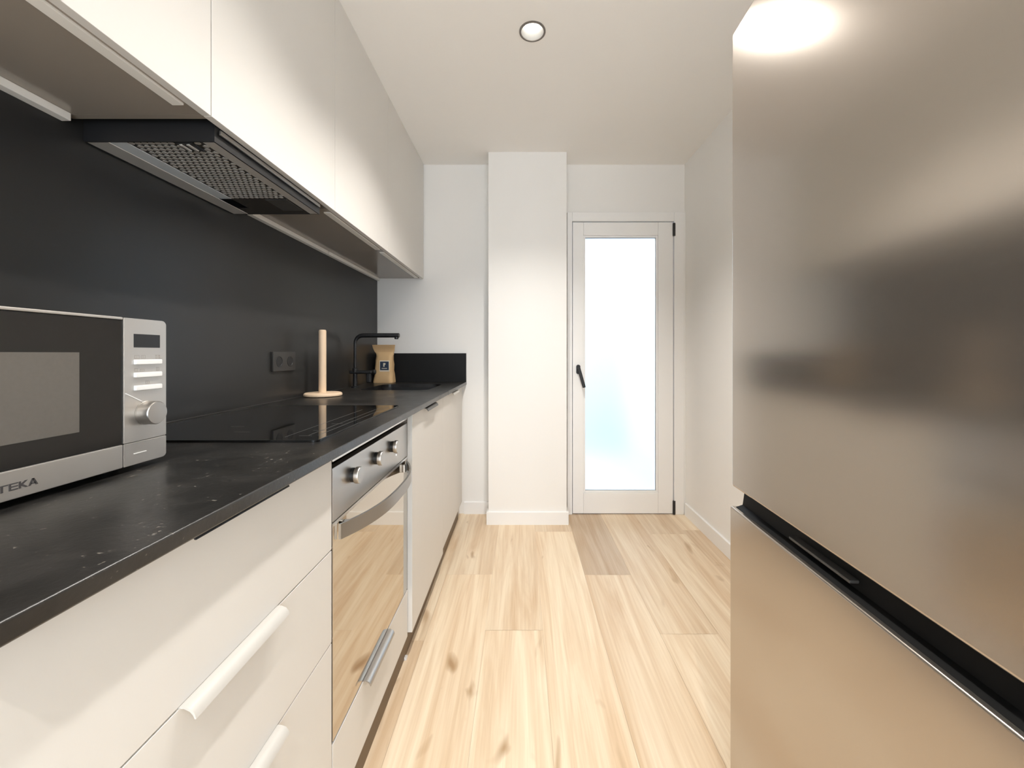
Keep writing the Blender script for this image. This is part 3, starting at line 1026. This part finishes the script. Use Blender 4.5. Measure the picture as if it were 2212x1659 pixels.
wall_cabinet(0.301, 0.901, 'off-white wall cabinet above the microwave', 0.003)
wall_cabinet(0.901, 1.501, 'off-white wall cabinet that houses the extractor hood, above the hob', 0.0018, rail=False, hood=True)
wall_cabinet(1.501, 2.101, 'off-white wall cabinet right after the extractor, above the wall socket', 0.0012)
wall_cabinet(2.101, 2.862, 'off-white wall cabinet above the tap, last before the end wall', 0.0010)

# ------------------------------------------------------------------ extractor hood
HZ, HY0, HY1 = 1.616, 0.939, 1.430
t = thing('extractor_hood', 'built-in steel and black extractor hood in the cabinet underside above the hob', 'extractor hood', (-0.86, 1.185, HZ))
mb = MB()
HT = ZU + 0.10
mb.box(-1.0085, -0.706, HY0, HY0 + 0.004, HZ, HT)
mb.box(-1.0085, -0.706, HY1 - 0.004, HY1, HZ, HT)
mb.box(-1.0085, -1.004, HY0 + 0.004, HY1 - 0.004, HZ, HT)
mb.box(-0.710, -0.706, HY0 + 0.004, HY1 - 0.004, HZ, HT)
mb.box(-1.004, -0.710, HY0 + 0.004, HY1 - 0.004, HT - 0.02, HT)
mb.build('housing', M['matte_black'], t)
MB().box(-1.004, -0.955, HY0 + 0.004, HY1 - 0.004, HZ, HZ + 0.006, 0.001).build('back_plate', M['hood_metal'], t)
MB().box(-0.955, -0.916, HY0 + 0.004, HY1 - 0.060, HZ + 0.001, HZ + 0.007, 0.001).build('lamp_lens', M['hood_lens'], t)
MB().box(-0.737, -0.710, HY0 + 0.004, HY1 - 0.004, HZ, HZ + 0.006, 0.001).build('front_frame', M['hood_metal'], t)
f = MB().box(-0.916, -0.738, HY0 + 0.004, 1.287, HZ + 0.0025, HZ + 0.009).build('grease_filter', M['filter_dark'], t)
mb = MB()
cw, ch = 0.0155, 0.0150
row = 0
y = HY0 + 0.012
while y < 1.284:
    x = -0.909 + (0.5 * cw if row % 2 else 0)
    while x < -0.744:
        if not (-0.805 < x < -0.758 and HY0 < y < HY0 + 0.046):
            a, bb = cw * 0.40, ch * 0.40
            hexa = [(x - a, y - bb * 0.45), (x - a, y + bb * 0.45), (x, y + bb), (x + a, y + bb * 0.45), (x + a, y - bb * 0.45), (x, y - bb)]
            mb.prism(hexa, 'z', HZ + 0.0012, HZ + 0.0026)
        x += cw
    y += ch
    row += 1
mb.build('honeycomb_mesh', M['filter'], f, smooth=False)
mb = MB()
mb.box(-0.803, -0.762, HY0 + 0.006, HY0 + 0.044, HZ - 0.001, HZ + 0.0028, 0.001)
la = mb.build('filter_latch', M['black'], f)
mb = MB()
for x in (-0.793, -0.776):
    mb.box(x - 0.0035, x + 0.0035, HY0 + 0.010, HY0 + 0.040, HZ - 0.0035, HZ - 0.0008, 0.001)
mb.build('latch_spring', M['hood_metal'], la)
MB().box(-0.955, -0.738, 1.289, HY1 - 0.004, HZ + 0.001, HZ + 0.008).build('rear_panel', M['filter_dark'], t)
mb = MB()
mb.box(-0.812, -0.745, 1.295, 1.392, HZ - 0.0006, HZ + 0.002, 0.0005)
mb.build('switch_panel', M['dark_grey'], t)
MB().box(-0.7035, -0.6985, HY0 + 0.01, HY1 - 0.01, HZ + 0.020, HZ + 0.031, 0.001).build('pull_out_front', M['steel_dark'], t)

# ------------------------------------------------------------------ fridge
TH = -math.atan(0.0455)
t = thing('fridge_freezer', 'tall stainless steel fridge freezer with a black grip between its two doors', 'fridge', (0.5, 0.967, 0), TH)
FW = 0.595
MB().box(0.066, 0.63, -FW + 0.004, -0.004, 0.03, 1.876, 0.004).build('cabinet_body', M['fridge_side'], t, local=True)
for y in (-FW + 0.05, -0.05):
    for x in (0.11, 0.58):
        MB().lathe([(0.02, 0.0), (0.02, 0.03)], (x, y, 0.0), n=20).build('foot', M['black'], t, local=True)
ud = MB().box(0.0, 0.062, -FW, 0.0, 0.813, 1.884, 0.007, 4).build('fridge_door', M['fridge'], t, local=True)
ld_ = MB().box(-0.0025, 0.062, -FW, 0.0025, 0.045, 0.766, 0.004, 3).build('freezer_door', M['fridge'], t, local=True)
mb = MB()
mb.prism([(0.006, 0.7662), (0.062, 0.7662), (0.062, 0.8128), (0.030, 0.8128), (0.026, 0.800), (0.022, 0.772)], 'y', -FW + 0.006, -0.008)
g = mb.build('grip_recess', M['grip_black'], t, local=True)
g['label'] = 'black grip strip between the doors'
gl = MB().box(0.010, 0.028, -0.355, -0.205, 0.781, 0.7865, 0.002).build('finger_ledge', M['dark_grey'], g, local=True)
